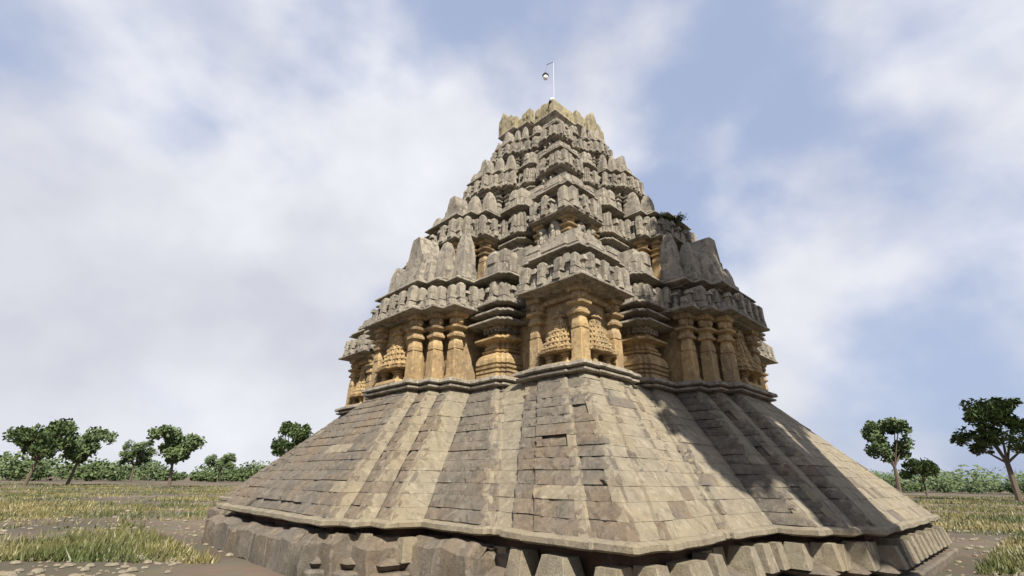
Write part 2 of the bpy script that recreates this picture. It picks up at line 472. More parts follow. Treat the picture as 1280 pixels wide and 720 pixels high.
    for ei in range(3 * NS, 4 * NS):
        a, b = Vector(BOTF[ei]), Vector(BOTF[(ei + 1) % n]); e = b - a; l = e.length; e.normalize(); out = Vector((e.y, -e.x))
        if min(a.y, b.y) < -6.7 or out.x > -0.7: continue
        x = 0.0
        while x < l - 0.05:
            w_ = min(l - x, r_.uniform(0.5, 1.1)); M = Matrix(((e.x, -out.x, 0, a.x + e.x * (x + w_ / 2)), (e.y, -out.y, 0, a.y + e.y * (x + w_ / 2)), (0, 0, 1, 0), (0, 0, 0, 1)))
            frustum(bs, (0, 0.05), ZL - 0.95, ZL - 0.24 - r_.uniform(0, 0.08), w_ / 2 + 0.03, 0.42, w_ / 2 - r_.uniform(0.02, 0.1), r_.uniform(0.12, 0.26), 0.12, M, seg=0.1, mids=((0.3, 1.0), (0.55, 0.98), (0.8, 0.95)))
            x += w_
    bs.build('broken_slab', ROUGH_DIM, temple, amp=0.12)
    tmp.sort(key=lambda q: (q[0] - Vector((-9, -9))).length)
    for p, e, out, w in tmp[:90]:
        m = MB(); M = Matrix(((e.x, -out.x, 0, p.x), (e.y, -out.y, 0, p.y), (0, 0, 1, 0), (0, 0, 0, 1)))
        h = r_.uniform(0.34, 0.42); hw = w * r_.uniform(0.27, 0.34)
        frustum(m, (0, 0.0), ZL - 0.64, ZL - 0.64 + h, hw, 0.26, hw * r_.uniform(0.62, 0.8), 0.17, 0.06, M, seg=0.1)
        m.build('dentil_block', SMOOTH_LIT, temple, amp=0.022)
build_base()

def string_course():
    mb = MB()
    sweep(mb, TOPF, [(-0.04, ZS - 0.05), (0.16, ZS - 0.02), (0.20, ZS), (0.20, ZS + 0.045), (0.12, ZS + 0.065), (0.11, ZS + 0.085), (0.22, ZS + 0.10), (0.25, ZS + 0.125),
                     (0.23, ZS + 0.20), (0.12, ZS + 0.245), (0.0, ZS + 0.25), (-0.04, ZS + 0.251)], 0.18, ch=0.03)
    mb.build('string_course', GREY, temple, amp=0.016)
string_course()

# ------------------------------------------------------------------ tiers
TIERS = [  # eave tip height, scale, next eave height, bottom of wall zone, cornice and roof-top fractions, steps of the central bay (half widths, reach beyond the corner bays), recess pier position, top of pinnacles
    dict(T=4.50, s=1.00, N=7.58, zb=2.55, cf=0.31, rf=0.66, X=(2.1, 1.6, 1.08), D=(0.76, 1.09, 1.42), rc=2.74, pt=(7.2, 6.95), bt=6.4, gt=7.55),
    dict(T=7.58, s=0.776, N=10.55, zb=6.15, cf=0.35, rf=0.68, X=(1.50, 1.12, 0.72), D=(0.62, 0.94, 1.2), rc=2.22, pt=(9.65, 9.55), bt=9.1, gt=9.95),
    dict(T=10.55, s=0.562, N=12.95, zb=9.3, cf=0.37, rf=0.69, X=(1.02, 0.72, 0.42), D=(0.36, 0.60, 0.82), rc=1.60, pt=(12.35, 12.3), bt=11.9, gt=12.55),
    dict(T=12.95, s=0.413, N=14.95, zb=11.9, cf=0.38, rf=0.68, X=(0.80, 0.56, 0.34), D=(0.20, 0.36, 0.50), rc=1.22, pt=(14.5, 14.4), bt=14.15, gt=14.6),
]
KEEP_FRONT = lambda m, o: True

def eave_prof(z, g, ov):
    """deep kapota eave: sloping soffit, rounded lip, sloping top; z is the lip, g the vertical scale, ov how far it reaches out"""
    return [(-0.3, z - 0.06 * g), (0.02, z - 0.06 * g), (0.04, z - 0.03 * g), (ov * 0.62, z - 0.008), (ov * 0.95, z), (ov, z + 0.012), (ov, z + 0.06 * g), (ov * 0.93, z + 0.095 * g),
            (ov * 0.72, z + 0.13 * g), (-0.3, z + 0.14 * g)]

def cornice_prof(z, g, ov, inn=0.0):
    return [(inn - 0.05, z - 0.09 * g), (inn, z - 0.085 * g), (inn + 0.03, z - 0.05 * g), (ov * 0.8, z - 0.012 * g), (ov, z), (ov, z + 0.03 * g), (ov * 0.9, z + 0.075 * g), (ov * 0.55, z + 0.10 * g), (inn, z + 0.115 * g), (inn - 0.05, z + 0.12 * g)]

def corner_bay(k, t):
    s, T, N, zb = t['s'], t['T'], t['N'], t['zb']; h = N - T; g = 0.55 + 0.45 * s
    r_ = random.Random(40 + k)
    a = 5.98 * s; w = 1.80 * s; inn = 5.0 * s if k else 5.2
    # square pier: corner at (-a,-a), inner edges at -(a-w)
    def pier(d=0.0, mid=0.07, e=0.0):
        A = a - d; B = a - w + e; c0 = A - 0.27 * (A - B); c1 = B + 0.24 * (A - B); md = mid * s
        return [(-B, -B), (-A, -B), (-A, -c1), (-A - md, -c1), (-A - md, -c0), (-A, -c0), (-A, -A), (-c0, -A), (-c0, -A - md), (-c1, -A - md), (-c1, -A), (-B, -A)]
    def fix(p):   # orientation: make counter clockwise
        ar = sum(p[i - 1][0] * p[i][1] - p[i][0] * p[i - 1][1] for i in range(len(p)))
        return p if ar > 0 else p[::-1]
    wall = MB()
    sweep(wall, fix(pier(0.30 if k == 0 else 0.22 * s, 0.0, 0.05 * s)), [(0, zb - 0.1), (0, T - 0.02)], 0.3)
    if k == 0:
        sweep(wall, fix(pier(0.20, 0.0, 0.1)), [(0, T - 0.26), (0.02, T - 0.24), (0.04, T - 0.16), (0.0, T - 0.13), (0, T - 0.02)], 0.3)
    bay = wall.build('corner_bay', OCHRE if k == 0 else GREY, temple, amp=0.01)
    FL = Matrix(((0, 1, 0, 0), (1, 0, 0, 0), (0, 0, 1, 0), (0, 0, 0, 1)))   # mirror in the diagonal: right side -> left side
    # pilasters
    H = T - 0.03 - zb
    if k == 0:
        spots = [(-a + 0.20, -a + 0.20), (-a + w - 0.20, -a + 0.22), (-a + 0.22, -a + w - 0.20)]
        for c in spots:
            m = MB(); pilaster(m, c, zb, H, 0.168)
            m.build('pilaster', OCHRE, bay, amp=0.010)
        for left in (0, 1):
            m = MB(); mini_tower(m, -5.12, 5.70, zb, 1.42, 1.10, 0.36, FL if left else None, r_)
            if left: m.f = [f[::-1] for f in m.f]
            m.build('miniature_tower', OCHRE, bay, amp=0.008)
    else:
        for c in [(-a + 0.20 * s, -a + 0.20 * s), (-a + w - 0.25 * s, -a + 0.15 * s), (-a + 0.15 * s, -a + w - 0.25 * s)]:
            m = MB(); pilaster(m, c, T - 0.03 - H * 1.0, H * 1.0, 0.20 * s)
            m.build('pilaster', GREY if k > 1 else OCHRE, bay, amp=0.010)
        for left in (0, 1):
            for q, (fx, fw) in enumerate(((0.33, 0.36), (0.68, 0.32))):
                m = MB()
                figure_stele(m, -a + w * fx + 0.12 * s, a - 0.02 * s, T - H * 0.80, H * r_.uniform(0.66, 0.76), w * fw, FL if left else None, seated=(r_.random() < 0.4), r_=r_)
                if left: m.f = [f[::-1] for f in m.f]
                m.build('carved_figure', GREY, bay, amp=0.014)
    # eave
    keep = lambda m_, o: m_.x < -(a - w) - 0.02 * s or m_.y < -(a - w) - 0.02 * s
    ov = 0.38 * s
    m = MB(); sweep(m, fix(pier(0.0, 0.0, 0.34 * s)), eave_prof(T, g, ov), 0.2, ch=0.012)
    m.build('eave', GREY, bay, amp=0.016)
    # parapet of little slabs, on a set-back block
    zc = T + h * t['cf']; zt = T + h * (t['rf'] - 0.06)
    z0 = T + 0.11 * g; ph = zc - 0.07 * g - z0
    m = MB(); sweep(m, fix(pier(0.24 * s, 0.0, 0.2 * s)), [(0, z0 - 0.1), (0, zc - 0.05)], 0.4)
    parapet_row(m, fix(pier(0.0, 0.03, 0.20 * s)), 0.19 * s, z0, ph * 0.80, keep, r_, pitch=0.27 * (0.4 + 0.6 * s))
    m.build('parapet', GREY, bay, amp=0.010)
    # thin rippled cornice
    m = MB(); sweep(m, fix(pier(0.20 * s, 0.07, 0.3 * s)), cornice_prof(zc, g, 0.36 * s, 0.02), 0.14, ch=0.012)
    sweep(m, fix(pier(0.44 * s, 0.03)), [(0, zc - 0.3 * g), (0, zc + 0.28 * g)], 0.3)
    sweep(m, fix(pier(0.30 * s, 0.06, 0.2 * s)), cornice_prof(zc - 0.16 * g, g * 0.6, 0.20 * s, -0.05), 0.14, ch=0.02)
    m.build('cornice', GREY, bay, amp=0.012)
    # stepped block roof
    zr = zc + 0.20 * g; H2 = zt - zr
    m = MB()
    e1 = 0.42 * s
    sweep(m, fix(pier(0.22 * s, 0.10, e1)), [(-0.14 * s, zr - 0.02), (0.13 * s, zr + 0.02), (0.15 * s, zr + 0.04), (0.13 * s, zr + H2 * 0.27), (0.07 * s, zr + H2 * 0.31), (-0.04 * s, zr + H2 * 0.315)], 0.2, ch=0.015)
    sweep(m, fix(pier(0.30 * s, 0.10, e1)), [(-0.02 * s, zr + H2 * 0.30), (-0.02 * s, zr + H2 * 0.35), (0.10 * s, zr + H2 * 0.39), (0.09 * s, zr + H2 * 0.62), (0.03 * s, zr + H2 * 0.66), (-0.06 * s, zr + H2 * 0.665)], 0.2, ch=0.015)
    sweep(m, fix(pier(0.42 * s, 0.0, e1)), [(0.0, zr + H2 * 0.65), (0.06 * s, zr + H2 * 0.71), (0.05 * s, zr + H2 * 0.93), (-0.06 * s, zr + H2), (-0.2 * s, zr + H2)], 0.2, ch=0.02)
    for left in (0, 1):                          # lower two-step blocks at the inner ends
        hx = 0.27 * s; x0 = -(a - w) - 0.12 * s; yy = -a + 0.34 * s
        for (q, za, zb_) in ((1.0, zr - 0.25 * g, zr + H2 * 0.30), (0.84, zr + H2 * 0.29, zr + H2 * 0.62)):
            P = rect(x0 - hx * q, x0 + hx * q, yy - 0.28 * s * q, yy + 1.2 * s)
            if left: P = [(b, a_) for a_, b in P][::-1]
            sweep(m, P, [(0, za), (0.03 * s, za + 0.03), (0.0, zb_ - 0.04 * s), (-0.05 * s, zb_), (-0.1 * s, zb_)], 0.2, ch=0.015)
    m.build('roof', GREY, bay, amp=0.022)
    return bay

def recess_bay(k, t):
    s, T, N, zb = t['s'], t['T'], t['N'], t['zb']; h = N - T; g = 0.55 + 0.45 * s
    r_ = random.Random(60 + k)
    hw = 0.50 * s; fr = 5.96 * s; bk = 4.9 * s
    O = lambda d=0.0, st=0.10: stepped(hw - d, fr - d, bk, st * s, 2)
    keep = lambda m_, o: m_.y < -5.15 * s and o.y < 0.5
    wall = MB()
    sweep(wall, rect(-1.0 * s, 1.0 * s, -5.32 * s, -bk), [(0, zb - 0.2), (0, T if k == 0 else T + h * t['rf'])], 0.4)
    sweep(wall, O(0.06 * s), [(0, zb - 0.1), (0, T)], 0.4)
    bay = wall.build('recess_bay', OCHRE if k == 0 else GREY, temple, amp=0.012)
    if k == 0:
        m = MB(); sweep(m, rect(-1.0, 1.0, -5.36, -bk), [(0, T - 0.02), (0.04, T + 0.02), (0.04, T + 0.12), (0, T + 0.14), (0, T + h * t['rf'])], 0.3)
        m.build('back_wall', GREY, bay, amp=0.015)
        m = MB(); z = zb
        sweep(m, O(), [(0.14, z - 0.02), (0.14, z + 0.10), (0.10, z + 0.115), (0.10, z + 0.13), (0.145, z + 0.15), (0.145, z + 0.21), (0.095, z + 0.225), (0.095, z + 0.245), (0.15, z + 0.27), (0.16, z + 0.33),
                       (0.11, z + 0.345), (0.11, z + 0.37), (0.155, z + 0.39), (0.15, z + 0.50), (0.10, z + 0.62), (0.01, z + 0.70), (-0.04, z + 0.72), (0.03, z + 0.735), (0.05, z + 0.79),
                       (-0.03, z + 0.80), (-0.03, z + 0.83), (0.0, z + 0.84), (-0.02, z + 0.92), (-0.1, z + 0.97), (-0.12, z + 1.02)], 0.2)
        m.build('pot', OCHRE, bay, amp=0.010)
        cs = [(3.62, 0.24, OCHRE), (4.07, 0.42, GREY), (4.36, 0.36, GREY)]
    else:
        z_lo = T - 0.62 * g
        cs = [(T - 0.62 * g, 0.24 * s, GREY), (T - 0.27 * g, 0.38 * s, GREY)]
    for i, (z, ov, mt) in enumerate(cs):
        m = MB(); sweep(m, O(0.05 * s), cornice_prof(z, 1.0 * g, ov, 0.0), 0.14, ch=0.012)
        if i:
            teeth(m, O(0.05 * s), 0.10 * s, z + 0.08 * g, z + 0.20 * g, 0.16 * s, 0.05 * s, keep, 0.6)
            teeth(m, O(0.05 * s), 0.06 * s, z - 0.22 * g, z - 0.08 * g, 0.15 * s, 0.04 * s, keep, 0.55)
        m.build('cornice', mt, bay, amp=0.010)
    if k == 0:
        m = MB(); sweep(m, O(0.12), [(-0.05, 3.72), (-0.02, 3.80), (0.10, 3.93), (0.15, 3.97), (0.15, 4.02)], 0.3)
        m.build('neck', OCHRE, bay, amp=0.01)
    # eave, parapet, cornice, roof
    ze = T + (0.10 if k == 0 else 0.0)
    m = MB(); sweep(m, O(0.0), eave_prof(ze, g * 0.85, 0.34 * s), 0.16, ch=0.012)
    m.build('eave', GREY, bay, amp=0.014)
    zc = T + h * t['cf'] + 0.02; zt = T + h * t['rf'] * 0.98
    z0 = ze + 0.09 * g; ph = zc - 0.07 * g - z0
    m = MB(); sweep(m, O(0.18 * s, 0.06), [(0, z0 - 0.1), (0, zc)], 0.4)
    parapet_row(m, O(0.02 * s), 0.15 * s, z0, ph * 0.82, keep, r_, pitch=0.27 * (0.4 + 0.6 * s))
    m.build('parapet', GREY, bay, amp=0.010)
    m = MB(); sweep(m, O(0.05 * s), cornice_prof(zc, g, 0.36 * s, 0.0), 0.14, ch=0.012)
    m.build('cornice', GREY, bay, amp=0.012)
    zr = zc + 0.20 * g; H2 = zt - zr
    m = MB()
    sweep(m, O(0.06 * s, 0.13), [(-0.02, zr - 0.12), (0.12 * s, zr), (0.14 * s, zr + 0.02), (0.12 * s, zr + H2 * 0.42), (0.04 * s, zr + H2 * 0.46), (0.0, zr + H2 * 0.47)], 0.2, ch=0.02)
    b1 = hw - 0.06 * s; f1 = fr - 0.06 * s
    sweep(m, rect(-b1, b1, -f1, -bk), [(0.0, zr + H2 * 0.44), (0.0, zr + H2 * 0.74), (-0.05 * s, zr + H2 * 0.98), (-0.08 * s, zr + H2), (-0.2 * s, zr + H2)], 0.2, ch=0.03)
    b2 = hw * 0.36; sweep(m, rect(-b2, b2, -fr - 0.10 * s, -bk), [(0, zr + H2 * 0.40), (0, zr + H2 * 0.74), (-0.06 * s, zr + H2 * 0.92), (-0.12 * s, zr + H2 * 0.97)], 0.2, ch=0.02)
    m.build('roof', GREY, bay, amp=0.02)
    return bay

def central_bay(k, t):
    s, T, N, zb = t['s'], t['T'], t['N'], t['zb']; h = N - T; g = 0.55 + 0.45 * s
    r_ = random.Random(80 + k)
    X = list(t['X']); Y = [6.0 * s + q for q in t['D']]; bk = 4.9 * s
    def O(d=0.0):
        x, y = [q - d for q in X], [q - d for q in Y]
        L_ = [(-x[0], -bk), (-x[0], -y[0]), (-x[1], -y[0]), (-x[1], -y[1]), (-x[2], -y[1]), (-x[2], -y[2])]
        return L_ + [(-a, b) for a, b in reversed(L_)]
    keep = lambda m_, o: m_.y < -5.3 * s and o.y < 0.5
    wall = MB(); sweep(wall, O(0.22 * s), [(0, zb - 0.1), (0, T)], 0.3)
    bay = wall.build('central_bay', OCHRE if k == 0 else GREY, temple, amp=0.012)
    H = T - 0.03 - zb; rr = 0.172 * s if k == 0 else 0.20 * s
    for sx in (-1, 1):
        for i in range(3):
            m = MB(); pilaster(m, (sx * (X[i] - 0.13 * s), -Y[i] + 0.16 * s), zb, H, rr)
            m.build('pilaster', OCHRE if k < 2 else GREY, bay, amp=0.010)
    if k == 0:
        m = MB(); mini_tower(m, 0, Y[2] - 0.21, zb, 1.72, 1.42, 0.42, None, r_)
        m.build('miniature_tower', OCHRE, bay, amp=0.008)
    else:
        m = MB(); figure_stele(m, 0, Y[2] - 0.12 * s, T - H * 0.8, H * 0.74, 0.8 * s, None, True, r_)
        m.build('carved_figure', GREY, bay, amp=0.014)
    m = MB(); sweep(m, O(), eave_prof(T, g, 0.36 * s), 0.2, ch=0.012)
    m.build('eave', GREY, bay, amp=0.016)
    zc = T + h * t['cf']; zt = T + h * t['rf']
    z0 = T + 0.11 * g; ph = zc - 0.07 * g - z0
    m = MB(); sweep(m, O(0.24 * s), [(0, z0 - 0.1), (0, zc)], 0.4)
    parapet_row(m, O(0.0), 0.17 * s, z0, ph * 0.84, keep, r_, pitch=0.24 * (0.4 + 0.6 * s))
    m.build('parapet', GREY, bay, amp=0.010)
    m = MB(); sweep(m, O(0.16 * s), cornice_prof(zc, g, 0.32 * s, 0.02), 0.14, ch=0.012)
    sweep(m, O(0.36 * s), [(0, zc - 0.2 * g), (0, zc + 0.3 * g)], 0.3)
    sweep(m, O(0.22 * s), cornice_prof(zc + 0.17 * g, g * 0.7, 0.14 * s, -0.05), 0.14, ch=0.02)
    m.build('cornice', GREY, bay, amp=0.012)
    # roofs: a pinnacle over each stepped corner, a block roof with a peak over the middle
    zr = zc + 0.16 * g
    for sx in (-1, 1):
        for i in (0, 1):
            r0 = min(0.235 * s, 0.5 * (X[i] - X[i + 1]) + 0.01)
            cx, cy = sx * (X[i] - r0 * 0.92), -Y[i] + 0.16 * s + r0
            m = MB()
            ht = t['pt'][i] * 1.0 - zr
            frustum(m, (cx, cy), zr - 0.03, zr + ht * 0.24, r0 * 1.12, r0 * 1.12, r0 * 1.08, r0 * 1.08, 0.08, seg=0.15)
            pinnacle_mesh(m, (cx, cy), zr + ht * 0.2, ht * 0.8, r0)
            m.build('pinnacle', GREY, bay, amp=0.02)
            m = MB(); b0 = r0 * 1.35
            sweep(m, rect(cx - b0, cx + b0, cy - b0, cy + b0), [(-0.06, zr - 0.14 * g), (0.0, zr - 0.08 * g), (0.02, zr - 0.05 * g), (0.0, zr), (-0.1, zr + 0.01)], 0.2)
            m.build('pinnacle_base', GREY, bay, amp=0.01)
    m = MB()
    hw = X[2] + 0.02 * s; y0 = Y[2] - 0.20 * s; H2 = t['bt'] - zr; q = hw * 0.28
    pr = [(-hw, -bk), (-hw, -y0 + 0.14 * s), (-hw + q, -y0 + 0.14 * s), (-hw + q, -y0), (hw - q, -y0), (hw - q, -y0 + 0.14 * s), (hw, -y0 + 0.14 * s), (hw, -bk)]
    sweep(m, pr, [(-0.05, zr - 0.12 * g), (0.06 * s, zr - 0.06 * g), (0.07 * s, zr), (0.05 * s, zr + H2 * 0.42), (-0.04 * s, zr + H2 * 0.46), (-0.10 * s, zr + H2 * 0.97), (-0.13 * s, zr + H2), (-0.22 * s, zr + H2)], 0.2, ch=0.03)
    m.build('roof', GREY, bay, amp=0.02)
    m = MB(); rs = []
    for tt, kk in ((0, 0.78), (0.22, 0.75), (0.23, 0.60), (0.42, 0.57), (0.43, 0.46), (0.92, 0.25), (1.0, 0.20)):
        a = kk * hw; q = a * 0.2; yb = -(y0 - 0.34 * s)
        rs.append(([(-a + q, yb - 0.1 * s), (a - q, yb - 0.1 * s), (a, yb), (a, yb + 0.6 * s), (-a, yb + 0.6 * s), (-a, yb)], t['bt'] - H2 * 0.15 + tt * (t['gt'] - t['bt'] + H2 * 0.15)))
    rings(m, rs, 0.2)
    m.build('gable_peak', GREY, bay, amp=0.016)
    return bay

core = MB()
for k, t in enumerate(TIERS):
    zlo = t['zb'] - 0.3; q = 5.25 * t['s']
    sweep(core, rect(-q, q, -q, q), [(0, zlo), (0, t['N'] - (t['N'] - t['T']) * 0.35)], 1.5)
core.build('tower_core', GREY, temple, amp=0.01)

for k, t in enumerate(TIERS):
    b = corner_bay(k, t)
    copy_tree(b, temple, math.pi / 2); copy_tree(b, temple, -math.pi / 2)
    c = central_bay(k, t); lc = copy_tree(c, temple, -math.pi / 2)
    ex = (0.15, 0.5, 0.72, 0.45)[k]; sc = 1 + ex / (2 * t['X'][0]); lc.scale = (sc, 1, 1); lc.location = (0, t['X'][0] * (sc - 1), 0)
    if k == 1:                                            # on the right side the roof of the second tier has fallen
        for ch in list(c.children):
            if ch.name.split('.')[0] in ('roof', 'gable_peak'): bpy.data.objects.remove(ch)
        m = MB(); hw = t['X'][2]; y0 = 6.0 * t['s'] + t['D'][2] - 0.3
        sweep(m, rect(-hw, hw, -y0, -3.8), [(0, 8.1), (0.02, 8.36), (-0.05, 8.42), (-0.1, 8.42)], 0.2)
        m.build('roof', GREY, c, amp=0.06)
    r0 = recess_bay(k, t); s = t['s']
    cx = t['rc']
    r0.location = (-cx, 0, 0)
    copy_tree(r0, temple, 0, (cx, 0, 0))
    for q in (-cx, cx): copy_tree(r0, temple, -math.pi / 2, (0, q, 0))

# ------------------------------------------------------------------ crown
def crown():
    r_ = random.Random(5)
    T = 14.95
    PL = [(-1.95, -1.95), (-0.6, -1.95), (-0.6, -2.12), (0.1, -2.12), (0.1, -2.2), (1.3, -2.2), (1.3, -1.6), (1.6, -1.6), (1.6, 1.6), (-1.6, 1.6), (-1.6, 1.1),
          (-2.47, 1.1), (-2.47, 0.1), (-2.28, 0.1), (-2.28, -0.6), (-1.95, -0.6)]
    O = lambda d=0.0: [tuple(q) for q in offset(PL, -d)]
    m = MB(); sweep(m, O(0.25), [(0, 13.9), (0, T - 0.1)], 0.3)
    bay = m.build('crown', CREAM, temple, amp=0.012)
    m = MB(); sweep(m, O(0.16), [(0, T - 0.25), (0.02, T - 0.22), (0.08, T - 0.12), (0.2, T), (0.22, T + 0.03), (0.20, T + 0.10), (0.13, T + 0.16), (0.08, T + 0.18), (-0.3, T + 0.18)], 0.16, ch=0.03)
    m.build('eave', GREY, bay, amp=0.02)
    m = MB(); sweep(m, O(0.22), [(0, T + 0.1), (0.02, T + 0.40), (-0.02, T + 0.52), (-0.12, T + 0.55)], 0.25, ch=0.03)
    m.build('parapet_wall', CREAM, bay, amp=0.03)
    # upright slabs round the top, uneven and broken: (place along the side, height, kind)
    RS = [(-1.78, .66, 0), (-1.42, .74, 0), (-1.05, .72, 0), (-.70, .80, 0), (-.34, .88, 0), (.0, .74, 0), (.55, 1.26, 1), (1.02, .86, 0), (1.27, .70, 0)]
    LS = [(-1.50, .78, 0), (-1.14, .86, 0), (-.82, .80, 0), (-.55, .74, 0), (-.32, .70, 0), (-.10, .58, 0), (.25, .66, 0), (.56, .92, 0), (.90, 1.30, 1), (1.04, 1.05, 0)]
    for side, L_ in ((0, RS), (1, LS)):
        rot = Matrix(((0, 1, 0, 0), (1, 0, 0, 0), (0, 0, 1, 0), (0, 0, 0, 1))) if side else None
        for x, hgt, kind in L_:
            dep = (1.95 if x < -0.6 else (2.28 if x < 0.1 else 2.47)) if side else (1.95 if x < -0.6 else (2.12 if x < 0.1 else 2.2))
            m = MB(); yy = -dep + 0.20
            if kind == 0:
                wd = r_.uniform(0.15, 0.195); hgt *= r_.uniform(0.95, 1.05)
                frustum(m, (x, yy), T + 0.10, T + 0.14 + hgt, wd, 0.13, wd * r_.uniform(0.55, 1.0), 0.09, 0.12, rot, seg=0.1, mids=((0.5, 1.03), (0.86, r_.uniform(0.9, 1.0))))
                if r_.random() < 0.6: ball(m, (x, yy - 0.12, T + 0.14 + hgt * 0.5), (wd * 0.6, 0.06, hgt * 0.2), rot)
            else:
                w_ = 0.40 if side == 0 else 0.26; rs = []
                for tt, kk in ((0, 0.95), (0.35, 1.0), (0.62, 0.86), (0.8, 0.62), (0.93, 0.34), (1, 0.16)):
                    q = w_ * kk
                    rs.append(([(x - q, yy - 0.14), (x, yy - 0.20), (x + q, yy - 0.14), (x + q, yy + 0.10), (x - q, yy + 0.10)], T + 0.12 + hgt * tt))
                rings(m, rs, 0.12, rot)
            if side: m.f = [f[::-1] for f in m.f]
            m.build('crown_slab' if kind == 0 else 'crown_leaf_slab', CREAM, bay, amp=0.03)
    return bay
crown()

# ------------------------------------------------------------------ lamp pole on the summit
FW = Vector((0, math.cos(R(21.953)), math.sin(R(21.953)))); UPc = Vector((0, -math.sin(R(21.953)), math.cos(R(21.953)))); RT = Vector((1, 0, 0))
def world(lx, ly):
    c, s_ = math.cos(ROT), math.sin(ROT)
    return Vector((AX[0] + c * lx - s_ * ly, AX[1] + s_ * lx + c * ly, 0))
def tube(mb, p, q, r, n=8):
    p, q = Vector(p), Vector(q); d = (q - p).normalized()
    u = d.orthogonal().normalized(); w = d.cross(u)
    vs = [p + (u * math.cos(2 * math.pi * i / n) + w * math.sin(2 * math.pi * i / n)) * r for i in range(n)]
    vs += [v + (q - p) for v in vs]
    mb.add([tuple(v) for v in vs], [(i, (i + 1) % n, n + (i + 1) % n, n + i) for i in range(n)] + [tuple(reversed(range(n))), tuple(range(n, 2 * n))])
STEEL = plain('galvanised_steel', (0.62, 0.62, 0.62), 0.45, 0.3); BLACK = plain('black_paint', (0.02, 0.02, 0.022), 0.5); WHITE = plain('white_glass', (0.8, 0.8, 0.82), 0.25)
pb = world(-1.6, -1.6); pz = 14.95 + 0.72 + EYE
pole = bpy.data.objects.new('lamp_pole', None); COL.objects.link(pole); pole.location = (pb.x, pb.y, pz)
tag(pole, 'thin pale pole with a hooked arm and hanging lamp on top of the tower', 'lamp pole')
LP = 2.72
m = MB(); tube(m, (0, 0, 0), (0.02, 0, LP), 0.012); m.build('pole', STEEL, pole, amp=0, dz=0)
m = MB(); tube(m, (0.03, 0, LP), (-0.30, 0.05, LP - 0.14), 0.014); m.build('arm', BLACK, pole, amp=0, dz=0)
m = MB(); tube(m, (-0.29, 0.05, LP - 0.13), (-0.36, 0.05, LP - 0.66), 0.004); m.build('wire', BLACK, pole, amp=0, dz=0)
m = MB(); frustum(m, (-0.36, 0.05), LP - 0.82, LP - 0.66, 0.145, 0.145, 0.06, 0.06, 0.55); sh = m.build('lamp_shade', BLACK, pole, amp=0, dz=0)
m = MB(); ball(m, (-0.36, 0.05, LP - 0.93), (0.12, 0.12, 0.14), nu=12, nv=8); m.build('lamp_globe', WHITE, pole, amp=0, dz=0)
fb = bpy.data.objects.new('finial_lamp', None); COL.objects.link(fb); q = world(-1.86, -1.70); fb.location = (q.x, q.y, 15.58 + EYE)
tag(fb, 'small dark capped white lamp sitting on the crown by the pole foot', 'lamp')
m = MB(); frustum(m, (0, 0), -0.5, 0.08, 0.05, 0.05, 0.05, 0.05, 0.5); frustum(m, (0, 0), 0.06, 0.18, 0.15, 0.15, 0.12, 0.12, 0.5); m.build('lamp_base', BLACK, fb, amp=0, dz=0)
m = MB(); ball(m, (0, 0, 0.25), (0.10, 0.10, 0.11), nu=12, nv=8); m.build('lamp_globe', WHITE, fb, amp=0, dz=0)

# ------------------------------------------------------------------ ground, plants
def ground():
    m = bpy.data.materials.new('dry_earth'); m.use_nodes = True; nt = m.node_tree; b = nt.nodes['Principled BSDF']
    g = node(nt, 'ShaderNodeNewGeometry'); n1 = node(nt, 'ShaderNodeTexNoise'); n1.inputs['Scale'].default_value = 0.12; n1.inputs['Detail'].default_value = 8
    n2 = node(nt, 'ShaderNodeTexNoise'); n2.inputs['Scale'].default_value = 1.2; n2.inputs['Detail'].default_value = 12; n2.inputs['Roughness'].default_value = 0.7
    nt.links.new(g.outputs['Position'], n1.inputs['Vector']); nt.links.new(g.outputs['Position'], n2.inputs['Vector'])
    r1 = node(nt, 'ShaderNodeValToRGB'); e = r1.color_ramp.elements
    e[0].position = 0.4; e[0].color = (0.085, 0.068, 0.042, 1); e[1].position = 0.58; e[1].color = (0.165, 0.128, 0.085, 1)
    nt.links.new(n1.outputs['Fac'], r1.inputs['Fac'])
    x = node(nt, 'ShaderNodeMix', data_type='RGBA', blend_type='MULTIPLY'); A = [q for q in x.inputs if q.type == 'RGBA']
    x.inputs['Factor'].default_value = 0.7
    nt.links.new(r1.outputs['Color'], A[0]); nt.links.new(n2.outputs['Color'], A[1])
    A2 = [q for q in x.outputs if q.type == 'RGBA'][0]; nt.links.new(A2, b.inputs['Base Color']); b.inputs['Roughness'].default_value = 1
    bp = node(nt, 'ShaderNodeBump'); bp.inputs['Strength'].default_value = 0.6; nt.links.new(n2.outputs['Fac'], bp.inputs['Height']); nt.links.new(bp.outputs[0], b.inputs['Normal'])
    mb = MB(); mb.add([(-4000, -4000, 0), (4000, -4000, 0), (4000, 4000, 0), (-4000, 4000, 0)], [(0, 1, 2, 3)])
    o = mb.build('ground', m, None, amp=0, smooth=False, dz=0); o['kind'] = 'structure'
ground()

